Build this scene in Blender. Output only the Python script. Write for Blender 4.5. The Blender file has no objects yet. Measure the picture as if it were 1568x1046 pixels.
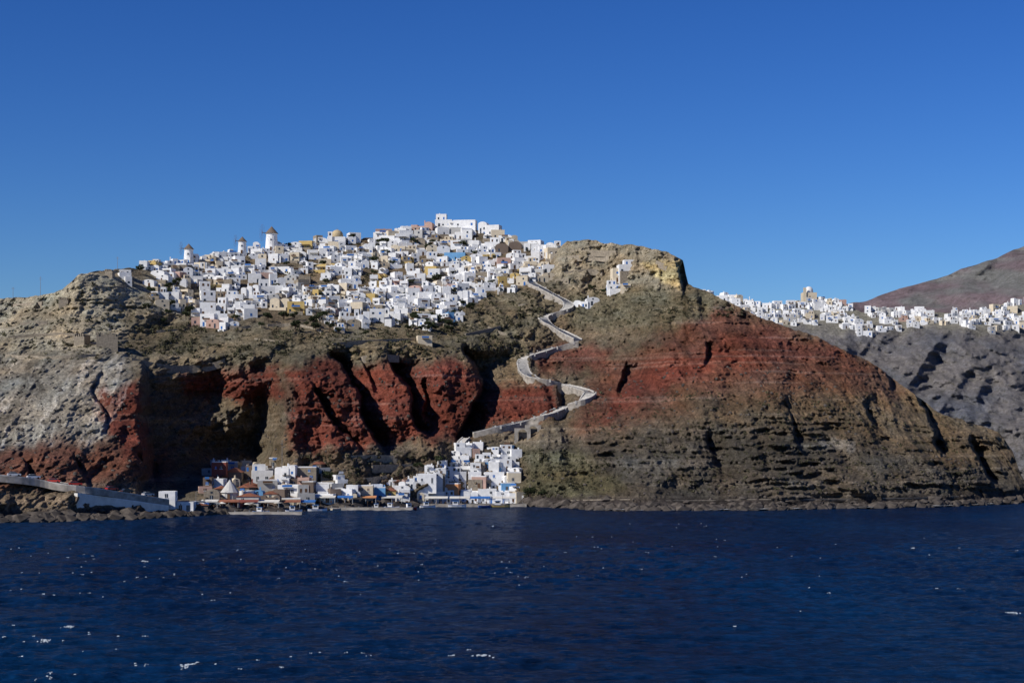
import bpy, math, random
import numpy as np
from mathutils import Vector
random.seed(7); np.random.seed(7)
scene=bpy.context.scene
F=2734.0; H=25.0; HY=678.0; CX=784.0
# ---------------------------------------------------------------- noise
_T=np.random.rand(65536)
def _h(i,j,k):
    return _T[(i*73856093 ^ j*19349663 ^ k*83492791)&65535]
def vn(x,y,z=0.0):
    x=np.asarray(x,float);y=np.asarray(y,float)+0*x;z=np.asarray(z,float)+0*x
    i=np.floor(x).astype(np.int64);j=np.floor(y).astype(np.int64);k=np.floor(z).astype(np.int64)
    u=x-i;v=y-j;w=z-k
    u=u*u*(3-2*u);v=v*v*(3-2*v);w=w*w*(3-2*w)
    a=_h(i,j,k)*(1-u)+_h(i+1,j,k)*u; b=_h(i,j+1,k)*(1-u)+_h(i+1,j+1,k)*u
    c=_h(i,j,k+1)*(1-u)+_h(i+1,j,k+1)*u; d=_h(i,j+1,k+1)*(1-u)+_h(i+1,j+1,k+1)*u
    return ((a*(1-v)+b*v)*(1-w)+(c*(1-v)+d*v)*w)*2-1
def fbm(x,y,z=0.0,o=4,g=0.5):
    s=0;a=1;t=0
    for n in range(o):
        s=s+a*vn(x*2**n+17.3*n,y*2**n+5.1*n,np.asarray(z)*2**n+9.7*n);t+=a;a*=g
    return s/t
def ridg(x,y,z=0.0,o=3):
    s=0;a=1;t=0
    for n in range(o):
        s=s+a*(1-2*np.abs(vn(x*2**n+31*n,y*2**n,np.asarray(z)*2**n)));t+=a;a*=0.5
    return s/t
def sst(a,b,x):
    t=np.clip((x-a)/(b-a),0,1);return t*t*(3-2*t)
def polysd(px,py,poly):
    inside=np.zeros(px.shape,bool);dm=np.full(px.shape,1e9)
    n=len(poly)
    for i in range(n):
        x1,y1=poly[i];x2,y2=poly[(i+1)%n]
        dx,dy=x2-x1,y2-y1
        t=np.clip(((px-x1)*dx+(py-y1)*dy)/(dx*dx+dy*dy),0,1)
        dm=np.minimum(dm,np.hypot(px-x1-t*dx,py-y1-t*dy))
        c=((y1>py)!=(y2>py))&(px<(x2-x1)*(py-y1)/((y2-y1) if y2!=y1 else 1e-9)+x1)
        inside^=c
    return np.where(inside,dm,-dm)
# ---------------------------------------------------------------- materials
def newmat(name):
    m=bpy.data.materials.new(name);m.use_nodes=True
    nt=m.node_tree;b=nt.nodes['Principled BSDF']
    b.inputs['Roughness'].default_value=0.9
    b.inputs['Specular IOR Level'].default_value=0.15
    return m,nt,b
def plain(name,col,rough=0.85,var=0.15,scale=0.6,spec=0.15,ov=.17):
    m,nt,b=newmat(name)
    tc=nt.nodes.new('ShaderNodeTexCoord');n=nt.nodes.new('ShaderNodeTexNoise')
    n.inputs['Scale'].default_value=scale;n.inputs['Detail'].default_value=5
    mp=nt.nodes.new('ShaderNodeMapRange');mp.inputs['From Min'].default_value=0.3;mp.inputs['From Max'].default_value=0.7
    mp.inputs['To Min'].default_value=1-var;mp.inputs['To Max'].default_value=1+var*0.4
    oi=nt.nodes.new('ShaderNodeObjectInfo')
    ml=nt.nodes.new('ShaderNodeMath');ml.operation='MULTIPLY_ADD';ml.inputs[1].default_value=ov*1.3;ml.inputs[2].default_value=1-ov
    mu=nt.nodes.new('ShaderNodeMath');mu.operation='MULTIPLY'
    vm=nt.nodes.new('ShaderNodeVectorMath');vm.operation='SCALE';vm.inputs[0].default_value=col
    L=nt.links
    L.new(tc.outputs['Object'],n.inputs['Vector']);L.new(n.outputs['Fac'],mp.inputs['Value'])
    L.new(oi.outputs['Random'],ml.inputs[0]);L.new(mp.outputs[0],mu.inputs[0]);L.new(ml.outputs[0],mu.inputs[1])
    L.new(mu.outputs[0],vm.inputs['Scale']);L.new(vm.outputs[0],b.inputs['Base Color'])
    b.inputs['Roughness'].default_value=rough;b.inputs['Specular IOR Level'].default_value=spec
    return m
M={}
def addm(k,*a,**kw): M[k]=plain(k,*a,**kw)
addm('whitewash',(.79,.785,.77),var=.16); addm('cream_plaster',(.64,.55,.41)); addm('ochre_plaster',(.58,.42,.16))
addm('pink_plaster',(.48,.32,.26)); addm('blue_plaster',(.16,.36,.60)); addm('stone_wall',(.31,.262,.20),var=.4,scale=1.2)
addm('grey_plaster',(.45,.44,.42)); addm('red_plaster',(.26,.08,.06)); addm('window_glass',(.03,.04,.055),rough=.25,spec=.5)
addm('blue_paint',(.04,.15,.42)); addm('brown_wood',(.13,.075,.045)); addm('thatch',(.17,.13,.10),var=.3)
addm('paving',(.22,.205,.185),var=.35,scale=1.); addm('path_wall',(.40,.36,.31),var=.45,scale=.5); addm('path_coping',(.60,.57,.52),var=.35,scale=1.);addm('asphalt',(.10,.095,.09))
addm('dark_wall',(.17,.13,.105)); addm('beige_dome',(.50,.40,.24)); addm('canvas',(.72,.69,.62)); addm('orange_paint',(.60,.27,.12))
addm('tyre_rubber',(.02,.02,.02)); addm('metal_grey',(.25,.25,.26)); addm('car_white',(.75,.75,.75),rough=.3,spec=.5)
addm('car_red',(.4,.03,.02),rough=.3,spec=.5); addm('car_silver',(.4,.42,.44),rough=.3,spec=.5); addm('car_blue',(.04,.1,.3),rough=.3,spec=.5); addm('car_black',(.03,.03,.035),rough=.3,spec=.5)
addm('bark',(.10,.07,.05)); addm('tree_leaves',(.05,.062,.028),var=.5,scale=.8); addm('scrub_leaves',(.10,.093,.052),var=.6,scale=.25)
addm('boulder_rock',(.095,.08,.068),var=.6,scale=.4); addm('roof_tile',(.32,.13,.08),var=.3); addm('sea_foam',(.50,.56,.62),var=.5,scale=3.)
# ---------------------------------------------------------------- mesh builder
class MB:
    def __init__(s): s.v=[];s.f=[];s.m=[];s.mats=[]
    def mi(s,k):
        if k not in s.mats:s.mats.append(k)
        return s.mats.index(k)
    def face(s,pts,k):
        n=len(s.v);s.v+=[tuple(p) for p in pts];s.f.append(tuple(range(n,n+len(pts))));s.m.append(s.mi(k))
    def box(s,x0,x1,y0,y1,z0,z1,k):
        n=len(s.v)
        s.v+=[(x0,y0,z0),(x1,y0,z0),(x1,y1,z0),(x0,y1,z0),(x0,y0,z1),(x1,y0,z1),(x1,y1,z1),(x0,y1,z1)]
        for q in ((0,3,2,1),(4,5,6,7),(0,1,5,4),(1,2,6,5),(2,3,7,6),(3,0,4,7)):
            s.f.append(tuple(n+a for a in q));s.m.append(s.mi(k))
    def prism(s,pts,y0,y1,k):
        n=len(s.v);c=len(pts)
        s.v+=[(x,y0,z) for x,z in pts]+[(x,y1,z) for x,z in pts]
        s.f.append(tuple(range(n,n+c)));s.m.append(s.mi(k))
        s.f.append(tuple(range(n+2*c-1,n+c-1,-1)));s.m.append(s.mi(k))
        for i in range(c):
            j=(i+1)%c;s.f.append((n+i,n+c+i,n+c+j,n+j));s.m.append(s.mi(k))
    def rev(s,cx,cy,prof,k,seg=14):
        n=len(s.v)
        for r,z in prof:
            for a in range(seg):
                t=2*math.pi*a/seg;s.v.append((cx+r*math.cos(t),cy+r*math.sin(t),z))
        for i in range(len(prof)-1):
            for a in range(seg):
                b=(a+1)%seg
                s.f.append((n+i*seg+a,n+i*seg+b,n+(i+1)*seg+b,n+(i+1)*seg+a));s.m.append(s.mi(k))
    def rod(s,a,b,r,k,r2=None,seg=5):
        a=Vector(a);b=Vector(b);d=(b-a).normalized();r2=r if r2 is None else r2
        u=d.orthogonal().normalized();w=d.cross(u);n=len(s.v)
        for p,rr in((a,r),(b,r2)):
            for i in range(seg):
                t=2*math.pi*i/seg;s.v.append(tuple(p+u*rr*math.cos(t)+w*rr*math.sin(t)))
        for i in range(seg):
            j=(i+1)%seg;s.f.append((n+i,n+j,n+seg+j,n+seg+i));s.m.append(s.mi(k))
    def obj(s,name,loc=(0,0,0),rz=0):
        me=bpy.data.meshes.new(name);me.from_pydata(s.v,[],s.f)
        for k in s.mats:me.materials.append(M[k])
        me.polygons.foreach_set('material_index',s.m);me.update()
        o=bpy.data.objects.new(name,me);scene.collection.objects.link(o);o.location=loc;o.rotation_euler=(0,0,rz)
        return o
def gridmesh(name,P,mat,col=None,smooth=False):
    R,C=P.shape[:2];me=bpy.data.meshes.new(name)
    me.vertices.add(R*C);me.vertices.foreach_set('co',P.reshape(-1).astype(np.float32))
    idx=np.arange(R*C).reshape(R,C)
    q=np.stack([idx[:-1,:-1],idx[:-1,1:],idx[1:,1:],idx[1:,:-1]],-1).reshape(-1,4)
    n=len(q);me.loops.add(n*4);me.loops.foreach_set('vertex_index',q.reshape(-1).astype(np.int32))
    me.polygons.add(n);me.polygons.foreach_set('loop_start',np.arange(0,4*n,4,dtype=np.int32))
    if smooth: me.polygons.foreach_set('use_smooth',np.ones(n,bool))
    me.update(calc_edges=True)
    if col is not None:
        a=me.color_attributes.new('zone','FLOAT_COLOR','POINT');a.data.foreach_set('color',col.reshape(-1).astype(np.float32))
    me.materials.append(mat);o=bpy.data.objects.new(name,me);scene.collection.objects.link(o);return o
# ---------------------------------------------------------------- terrain material
def rockmat(name,fine=1.0,bump=1.0,contrast=1.0):
    m,nt,b=newmat(name);L=nt.links;N=nt.nodes.new
    at=N('ShaderNodeAttribute');at.attribute_name='zone'
    geo=N('ShaderNodeNewGeometry')
    def noise(scale,detail,vec=None,sc=(1,1,1),rough=.6):
        mp=N('ShaderNodeMapping');mp.inputs['Scale'].default_value=sc
        n=N('ShaderNodeTexNoise');n.inputs['Scale'].default_value=scale;n.inputs['Detail'].default_value=detail;n.inputs['Roughness'].default_value=rough
        L.new(geo.outputs['Position'],mp.inputs['Vector']);L.new(mp.outputs[0],n.inputs['Vector']);return n
    n1=noise(.25*fine,8,rough=.75);n2=noise(.10*fine,6,sc=(.25,.25,2.6),rough=.65);n3=noise(.8*fine,4,rough=.7);n4=noise(1.1*fine,4,sc=(1,1,1.3),rough=.7)
    def rng(n,a,b_,c,d):
        r=N('ShaderNodeMapRange');r.inputs['From Min'].default_value=a;r.inputs['From Max'].default_value=b_;r.inputs['To Min'].default_value=c;r.inputs['To Max'].default_value=d
        L.new(n.outputs['Fac'],r.inputs['Value']);return r
    q=contrast
    a=rng(n1,.3,.7,1-.6*q,1+.65*q);c=rng(n2,.3,.7,1-.3*q,1+.3*q);e=rng(n4,.3,.7,1-.45*q,1+.5*q)
    mu=N('ShaderNodeMath');mu.operation='MULTIPLY';L.new(a.outputs[0],mu.inputs[0]);L.new(c.outputs[0],mu.inputs[1])
    mu2=N('ShaderNodeMath');mu2.operation='MULTIPLY';L.new(mu.outputs[0],mu2.inputs[0]);L.new(e.outputs[0],mu2.inputs[1])
    sc=N('ShaderNodeVectorMath');sc.operation='SCALE';L.new(at.outputs['Color'],sc.inputs[0]);L.new(mu2.outputs[0],sc.inputs['Scale'])
    th=rng(n3,.51,.56,0,1);ms=N('ShaderNodeMath');ms.operation='MULTIPLY';L.new(th.outputs[0],ms.inputs[0]);L.new(at.outputs['Alpha'],ms.inputs[1])
    mx=N('ShaderNodeMix');mx.data_type='RGBA';L.new(ms.outputs[0],mx.inputs['Factor']);L.new(sc.outputs[0],mx.inputs['A'])
    mx.inputs['B'].default_value=(.072,.070,.040,1)
    L.new(mx.outputs['Result'],b.inputs['Base Color'])
    bp=N('ShaderNodeBump');bp.inputs['Strength'].default_value=1;bp.inputs['Distance'].default_value=2.6*bump/fine
    ad=N('ShaderNodeMath');ad.operation='MULTIPLY_ADD';ad.inputs[1].default_value=.4;L.new(n4.outputs['Fac'],ad.inputs[0]);L.new(n1.outputs['Fac'],ad.inputs[2])
    L.new(ad.outputs[0],bp.inputs['Height']);L.new(bp.outputs[0],b.inputs['Normal'])
    b.inputs['Roughness'].default_value=.95;b.inputs['Specular IOR Level'].default_value=.05
    return m
# ---------------------------------------------------------------- main headland
shore=np.array([(-500,815),(-300,812),(0,800),(150,798),(262,793),(300,788),(360,787),(450,783),(600,777),(700,774),(800,774),(850,777),(900,780),(1000,783),(1100,782),(1200,780),(1300,778),(1400,777),(1480,775),(1530,772),(1562,769),(1600,768)],float)
ridge=np.array([(-500,520),(-300,480),(-100,462),(0,459),(60,455),(95,444),(120,422),(150,416),(200,412),(250,409),(300,402),(370,392),(420,382),(470,377),(520,373),(560,366),(600,360),(640,352),(680,347),(740,353),(765,363),(800,377),(850,381),(868,371),(900,368),(940,373),(980,375),(1010,381),(1035,391),(1046,400),(1050,420),(1054,434),(1075,444),(1100,455),(1150,478),(1200,500),(1250,514),(1300,540),(1350,565),(1400,602),(1430,628),(1480,645),(1530,664),(1550,690),(1562,725),(1580,755),(1600,770)],float)
ctl=[(-300,812,510),(-300,740,560),(-300,690,600),(-300,560,720),(-300,480,860),
(0,800,560),(0,745,585),(0,690,620),(0,560,730),(0,500,800),(0,459,860),
(130,797,575),(130,745,600),(130,690,630),(130,550,730),(130,490,800),(130,418,840),
(210,795,588),(210,745,613),(210,690,640),(210,590,690),(210,520,790),(210,410,900),
(330,788,621),(330,740,660),(330,690,690),(330,590,735),(330,520,800),(330,500,835),(330,395,960),
(450,783,651),(450,740,685),(450,690,705),(450,570,740),(450,520,800),(450,480,860),(450,378,985),
(600,777,690),(600,740,708),(600,690,725),(600,560,775),(600,520,820),(600,490,870),(600,358,1010),
(700,774,711),(700,700,738),(700,660,755),(700,560,800),(700,500,870),(700,450,930),(700,345,1020),
(800,774,711),(800,700,740),(800,650,775),(800,560,850),(800,480,900),(800,430,945),(800,375,990),
(900,780,670),(900,700,715),(900,640,760),(900,560,835),(900,480,900),(900,440,930),(900,368,960),
(1000,783,651),(1000,700,700),(1000,640,740),(1000,560,800),(1000,480,860),(1000,430,900),(1000,378,915),
(1050,782,657),(1050,700,700),(1050,620,750),(1050,520,820),(1050,450,870),(1050,402,890),
(1150,781,663),(1150,700,705),(1150,620,745),(1150,540,800),(1150,480,850),
(1300,778,683),(1300,700,720),(1300,620,765),(1300,540,830),
(1430,776,697),(1430,700,730),(1430,628,800),(1530,772,727),(1530,700,765),(1530,662,800),(1590,768,759)]
def tps(ctl):
    c=np.array(ctl,float);x=c[:,0]/300;y=c[:,1]/150;z=c[:,2];n=len(c)
    def k(r2): return 0.5*r2*np.log(r2+1e-9)
    A=np.zeros((n+3,n+3));A[:n,:n]=k((x[:,None]-x)**2+(y[:,None]-y)**2)+np.eye(n)*.01
    A[:n,n]=1;A[:n,n+1]=x;A[:n,n+2]=y;A[n,:n]=1;A[n+1,:n]=x;A[n+2,:n]=y
    w=np.linalg.solve(A,np.concatenate([z,[0,0,0]]))
    def f(px,py):
        X=px/300;Y=py/150;s=w[n]+w[n+1]*X+w[n+2]*Y
        for i in range(n): s=s+w[i]*k((X-x[i])**2+(Y-y[i])**2)
        return s
    return f
base=tps(ctl)
def notch(px,py,line,amp,wl,wr):
    ys=np.array([p[1] for p in line],float);xs=np.array([p[0] for p in line],float)
    lx=np.interp(py,ys,xs);t=px-lx
    return amp*sst(-wl,wl*.3,t)*np.exp(-np.maximum(t,0)/wr)*sst(ys[0]-14,ys[0]+12,py)*(1-sst(ys[-1]-14,ys[-1]+14,py))
def depth(px,py,pyr):
    D=base(px,py)
    wx=px+fbm(px/40,py/40,3.,4)*18; wy=py+fbm(px/45,py/45,8.,3)*12
    X=(px-CX)*D/F;Z=H+(HY-py)*D/F
    a=np.interp(wy,[548,600,690,725,752,770],[0,46,76,58,15,0])
    D=D+a*sst(212,230,wx)*(1-sst(395,448,wx))
    D=D-9*np.exp(-((wx-365)/26)**2)*np.interp(wy,[560,600,690,740],[0,1,.6,0])
    for line,am,wl,wr in [([(505,540),(548,600),(592,690)],42,5,32),([(600,552),(622,600),(652,668)],40,5,28),([(716,540),(735,585),(712,640),(690,668)],40,6,28),
        ([(478,590),(520,650),(560,690)],18,4,18),([(852,585),(853,640)],16,4,20),([(958,560),(952,600)],14,5,22),([(1083,520),(1086,552)],12,4,14),
        ([(1418,610),(1440,660),(1446,700)],26,7,30),([(1484,680),(1500,705),(1525,735)],32,6,30),([(1356,560),(1372,600)],14,5,20),
        ([(560,560),(575,600)],12,4,14),([(640,590),(660,650)],12,4,14),([(120,700),(140,750)],8,5,24),([(205,700),(240,745)],18,4,20),
        ([(1046,395),(1050,445)],14,3,30),([(300,430),(305,500)],8,4,16),([(150,570),(150,610),(160,660)],9,4,14),([(30,700),(45,745)],9,4,20),([(1010,400),(1012,425)],6,3,12),([(1200,620),(1230,680)],9,5,20),([(1330,610),(1352,670)],10,5,22),([(1090,660),(1102,720)],9,5,20)]:
        D=D+notch(wx,wy,line,am,wl,wr)
    damp=sst(0,40,np.interp(px,shore[:,0],shore[:,1])-py)*.85+.15
    vill=np.clip(sst(-12,12,polysd(px,py,VILL)),0,1)
    k=damp*(1-.75*vill)
    lay=sst(-15,20,polysd(px,py,LAY))
    fan=sst(-15,15,polysd(px,py,GREY))
    D=D+k*(fbm(X/55,Z/55,D/200,2)*14+ridg(X/26+fbm(X/30,Z/30,1.,2)*.8,Z/55,4.,3)*-10*(1-.5*fan)+fbm(X/9,Z/8,2.,4)*6*(1-.4*fan)+fbm(X/2.8,Z/2.0,5.,3)*2.6+vn(X*1.2,Z*1.3,3.)*.9)
    D=D+k*ridg((X+.35*Z)/5.5+fbm(X/12,Z/12,1.,2)*.7,Z/40,9.,2)*-2.2
    st=lay*.95+.6*sst(-10,10,polysd(px,py,TAN1))+.3
    q=Z/6.5+fbm(X/30,Z/30,6.,4)*1.9;s1=q-np.floor(q)
    q2=Z/2.3+fbm(X/15,Z/15,9.,3)*1.4;s2=q2-np.floor(q2)
    brk=.25+.75*sst(-.2,.35,fbm(X/20,Z/9,14.,4))
    D=D+k*st*brk*((sst(0,.8,s1)-s1)*10+(sst(.2,.8,s2)-s2)*4.5)
    return D
VILL=[(180,418),(215,398),(300,390),(420,365),(540,358),(660,335),(765,345),(800,365),(858,376),(842,425),(790,442),(740,455),(704,466),(705,490),(612,508),(522,513),(470,476),(400,474),(348,503),(303,503),(292,478),(250,474),(212,448),(195,432)]
LAY=[(850,675),(960,660),(1100,640),(1300,645),(1420,650),(1520,675),(1570,700),(1610,790),(850,792)]
TAN1=[(-500,440),(60,450),(125,412),(215,425),(296,440),(300,495),(235,512),(120,535),(0,540),(-500,540)]
GREY=[(-500,560),(40,552),(185,535),(200,590),(160,680),(0,690),(-500,700)]
px1=np.concatenate([np.linspace(-500,-22,110),np.arange(-20,1601,1.2)])
R=370;v=np.linspace(0,1,R)[:,None]
pys=np.interp(px1,shore[:,0],shore[:,1])+10; pyr=np.interp(px1,ridge[:,0],ridge[:,1])
pyr=pyr+fbm(px1/14,0*px1,0.,4)*4.5*(px1<1560)
pyr=np.minimum(pyr,pys-3)
PX=np.repeat(px1[None],R,0);PY=pys[None]*(1-v)+pyr[None]*v
D=depth(PX,PY,pyr)
P=np.stack([(PX-CX)*D/F,D,H+(HY-PY)*D/F],-1)
wpx=PX+fbm(PX/22,PY/22,1.,5,.65)*22;wpy=PY+fbm(PX/22,PY/22,7.,5,.65)*17
col=np.zeros(PX.shape+(4,));col[...,:3]=(.165,.127,.085);col[...,3]=.38
def zone(poly,c,s=8,a=None,w=1.0):
    m=sst(-s*1.5,s*1.5,polysd(wpx,wpy,poly))*w
    for i in range(3): col[...,i]=col[...,i]*(1-m)+c[i]*m
    if a is not None: col[...,3]=col[...,3]*(1-m)+a*m
zone([(-500,440),(100,410),(310,400),(330,560),(0,575),(-500,580)],(.25,.215,.155),12,.38)
zone(TAN1,(.39,.34,.245),10,.2)
zone([(200,480),(340,500),(520,508),(700,455),(850,440),(850,480),(800,560),(620,550),(450,552),(300,555),(190,535)],(.20,.165,.108),12,.5)
zone(GREY,(.31,.28,.225),14,.06)
red=(.165,.050,.034);red2=(.16,.064,.046)
zone([(-500,690),(0,685),(120,678),(265,685),(270,742),(120,748),(-500,735)],(.155,.070,.048),12,.15)
for pl in ([(438,562),(500,550),(560,562),(600,552),(650,562),(700,545),(742,590),(710,672),(640,676),(585,692),(530,694),(450,692)],[(150,600),(215,585),(230,692),(190,704),(150,640)],[(278,572),(420,560),(436,612),(360,618),(285,604)],[(738,592),(852,582),(852,636),(720,662)]):
    zone(pl,red,8,.05)
zone([(1020,480),(1110,470),(1190,494),(1310,542),(1390,596),(1380,616),(1200,620),(1000,645),(880,664),(905,590),(935,560),(1000,530)],(.16,.087,.058),14,.25)
zone([(1060,488),(1110,474),(1190,496),(1310,544),(1345,572),(1300,590),(1150,578),(1060,596),(960,640),(895,660),(905,590),(935,560),(1000,535)],(.155,.066,.045),13,.14,.9)
zone([(940,600),(990,560),(1090,530),(1200,545),(1090,565),(1000,600),(925,650)],red,9,.05)
zone([(1090,505),(1180,510),(1300,548),(1200,545),(1100,530)],red,8,.05,.7)
zone([(815,535),(945,528),(935,570),(830,566)],red2,8,.3)
zone([(870,440),(1060,436),(1120,462),(1060,490),(980,505),(870,500)],(.165,.14,.09),8,.5)
zone([(848,362),(1052,370),(1052,445),(980,440),(905,446),(850,440)],(.32,.27,.19),7,.3)
zone([(985,400),(1048,400),(1046,440),(1012,436)],(.48,.385,.20),4,.05)
zone(LAY,(.090,.077,.062),16,.2,.95)
zone([(1040,610),(1300,600),(1440,635),(1560,700),(1500,722),(1300,668),(1080,664)],(.14,.10,.063),14,.3,.8)
zone([(800,690),(880,690),(960,745),(900,762),(805,762)],(.125,.11,.065),9,.6)
zone([(450,695),(700,685),(690,735),(480,740)],(.155,.118,.085),7,.45)
zone([(1250,674),(1308,670),(1306,688),(1252,692)],(.22,.21,.19),3,0,.6)
gm=sst(-8,8,polysd(wpx,wpy,GREY))
stk=sst(.12,.45,fbm((wpx+.52*wpy)/7,wpy/90,2.,3))*gm
col[...,:3]+=stk[...,None]*np.array((.22,.20,.17))
stk=sst(.05,.45,fbm((wpx+.52*wpy)/15,wpy/120,12.,3))*gm
col[...,:3]*=(1-.5*stk[...,None])
ly=sst(.30,.5,fbm(P[...,0]/60,P[...,2]/1.6,3.,3))*np.clip(1-polysd(wpx,wpy,VILL)/5,0,1)
col[...,:3]+=ly[...,None]*np.array((.05,.043,.035))
col[...,:3]*=(1+.5*fbm(P[...,0]/18,P[...,2]/14,2.,5,.6))[...,None]
hv=fbm(P[...,0]/9,P[...,2]/6,22.,4)[...,None];col[...,:3]*=1+hv*np.array((.22,.05,-.12))
wet=1-sst(2.5,6.,P[...,2]+fbm(P[...,0]/6,P[...,1]/6,0.,3)*2)
col[...,:3]=col[...,:3]*(1-wet[...,None])+np.array((.062,.052,.046))*wet[...,None];col[...,3]*=1-wet
zs=sst(0,1,(PX<255)*1.)*sst(745,765,PY)*(1-wet)
col[...,:3]=col[...,:3]*(1-zs[...,None])+np.array((.27,.20,.135))*zs[...,None]
col=np.clip(col,0.01,1)
t=np.concatenate([np.linspace(4,60,14),np.linspace(80,900,26)])[:,None]
Dr=D[-1][None]+t
Zr=P[-1,:,2][None]-.06*t-.25*np.maximum(t-60,0)-.5*np.maximum(t-20,0)*sst(1040,1100,px1)[None]+fbm(Dr/15,px1[None]/30,0.,3)*2*np.minimum(t/20,1)
Zr=np.maximum(Zr,-8)
Pb=np.stack([(px1[None]-CX)*Dr/F,Dr,Zr],-1)
gridmesh('cliff_hillside',np.concatenate([P,Pb]),rockmat('cliff_rock'),np.concatenate([col,np.repeat(col[-1:],len(t),0)]))
def gnd(px,py):
    c=np.interp(px,px1,np.arange(len(px1)));i=int(min(c,len(px1)-2));fc=c-i
    s=pys[i]*(1-fc)+pys[i+1]*fc;r=pyr[i]*(1-fc)+pyr[i+1]*fc
    q=max(0,min(R-1.001,(s-py)/(s-r)*(R-1)));j=int(q);fr=q-j
    d=(D[j,i]*(1-fc)+D[j,i+1]*fc)*(1-fr)+(D[j+1,i]*(1-fc)+D[j+1,i+1]*fc)*fr
    pyy=max(py,r)
    return Vector(((px-CX)*d/F,d,H+(HY-pyy)*d/F))
# ---------------------------------------------------------------- far ridge + mountain
fs=np.array([(950,470),(1040,455),(1080,452),(1120,458),(1160,466),(1200,472),(1240,460),(1280,464),(1320,477),(1360,477),(1400,475),(1440,477),(1480,481),(1520,477),(1568,466),(1700,452),(2000,440),(2300,470)],float)
px2=np.arange(950,2300,2.);R2=240;v2=np.linspace(0,1,R2)[:,None]
yr2=np.interp(px2,fs[:,0],fs[:,1])+fbm(px2/20,0*px2,0.,3)*3
PX2=np.repeat(px2[None],R2,0);PY2=745*(1-v2)+yr2[None]*v2
D2=np.interp(PY2,[455,480,500,560,640,735,750],[1500,1470,1430,1350,1270,1195,1190])
X2=(PX2-CX)*D2/F;Z2=H+(HY-PY2)*D2/F
k2=sst(482,528,PY2)*.9+.1
D2=D2+k2*(fbm(X2/110,Z2/90,0.,2)*55-ridg(X2/60-Z2/60,Z2/140,3.,3)*38+fbm(X2/16,Z2/12,2.,4)*15+fbm(X2/5,Z2/4,2.,3)*6)
q=Z2/9+fbm(X2/40,Z2/40,6.,4)*1.5;D2=D2+k2*(sst(0,.8,q-np.floor(q))-(q-np.floor(q)))*8
P2=np.stack([(PX2-CX)*D2/F,D2,H+(HY-PY2)*D2/F],-1)
c2=np.zeros(PX2.shape+(4,));w=sst(-.3,.4,fbm(X2/40,Z2/25,1.,5,.6))[...,None]
c2[...,:3]=np.array((.125,.132,.155))*w+np.array((.185,.170,.165))*(1-w);c2[...,3]=.3  # aerial haze painted into the rock colours: bluish, lightened
tp=(1-sst(490,520,PY2+fbm(PX2/15,PY2/15,3.,3)*15))[...,None];c2[...,:3]=c2[...,:3]*(1-tp)+np.array((.25,.235,.19))*tp
t=np.linspace(10,900,30)[:,None];Dr=D2[-1][None]+t
Pb=np.stack([(px2[None]-CX)*Dr/F,Dr,np.maximum(-8,P2[-1,:,2][None]-.05*t-.3*np.maximum(t-80,0))],-1)
gridmesh('distant_cliff',np.concatenate([P2,Pb]),rockmat('hazed_distant_rock',.5,.8,.6),np.concatenate([c2,np.repeat(c2[-1:],30,0)]))
def gnd2(px,py):
    i=int(np.clip((px-950)/2.,0,len(px2)-1));s=745;r=yr2[i];q=int(np.clip((s-py)/(s-r)*(R2-1),0,R2-1));d=D2[q,i]
    return Vector(((px-CX)*d/F,d,H+(HY-max(py,r))*d/F))
ms=np.array([(1050,540),(1200,490),(1300,464),(1340,456),(1400,437),(1450,421),(1500,403),(1568,378),(1700,335),(1900,300),(2100,310),(2500,420)],float)
px3=np.arange(1050,2500,3.);R3=120;v3=np.linspace(0,1,R3)[:,None]
yr3=np.interp(px3,ms[:,0],ms[:,1])+fbm(px3/25,0*px3,0.,4)*3.5
PX3=np.repeat(px3[None],R3,0);PY3=682*(1-v3)+yr3[None]*v3
D3=2500+1400*v3**1.3+0*PX3;X3=(PX3-CX)*D3/F;Z3=H+(HY-PY3)*D3/F
D3=D3+(fbm(X3/160,Z3/90,0.,3)*120+ridg(X3/90-Z3/60,Z3/200,3.,3)*-60+fbm(X3/22,Z3/18,2.,3)*20)
P3=np.stack([(PX3-CX)*D3/F,D3,H+(HY-PY3)*D3/F],-1)
c3=np.zeros(PX3.shape+(4,));w=sst(-.2,.3,fbm(X3/60,Z3/40,1.,4))[...,None]
c3[...,:3]=np.array((.165,.125,.135))*w+np.array((.15,.15,.145))*(1-w);c3[...,3]=.2  # distance haze mixed into the mountain's base colours, paler and cooler
t=np.linspace(20,2000,20)[:,None];Dr=D3[-1][None]+t
Pb=np.stack([(px3[None]-CX)*Dr/F,Dr,np.maximum(-8,P3[-1,:,2][None]-.25*t)],-1)
gridmesh('distant_mountain',np.concatenate([P3,Pb]),rockmat('hazed_mountain_rock',.2,.6,.6),np.concatenate([c3,np.repeat(c3[-1:],20,0)]))
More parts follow.
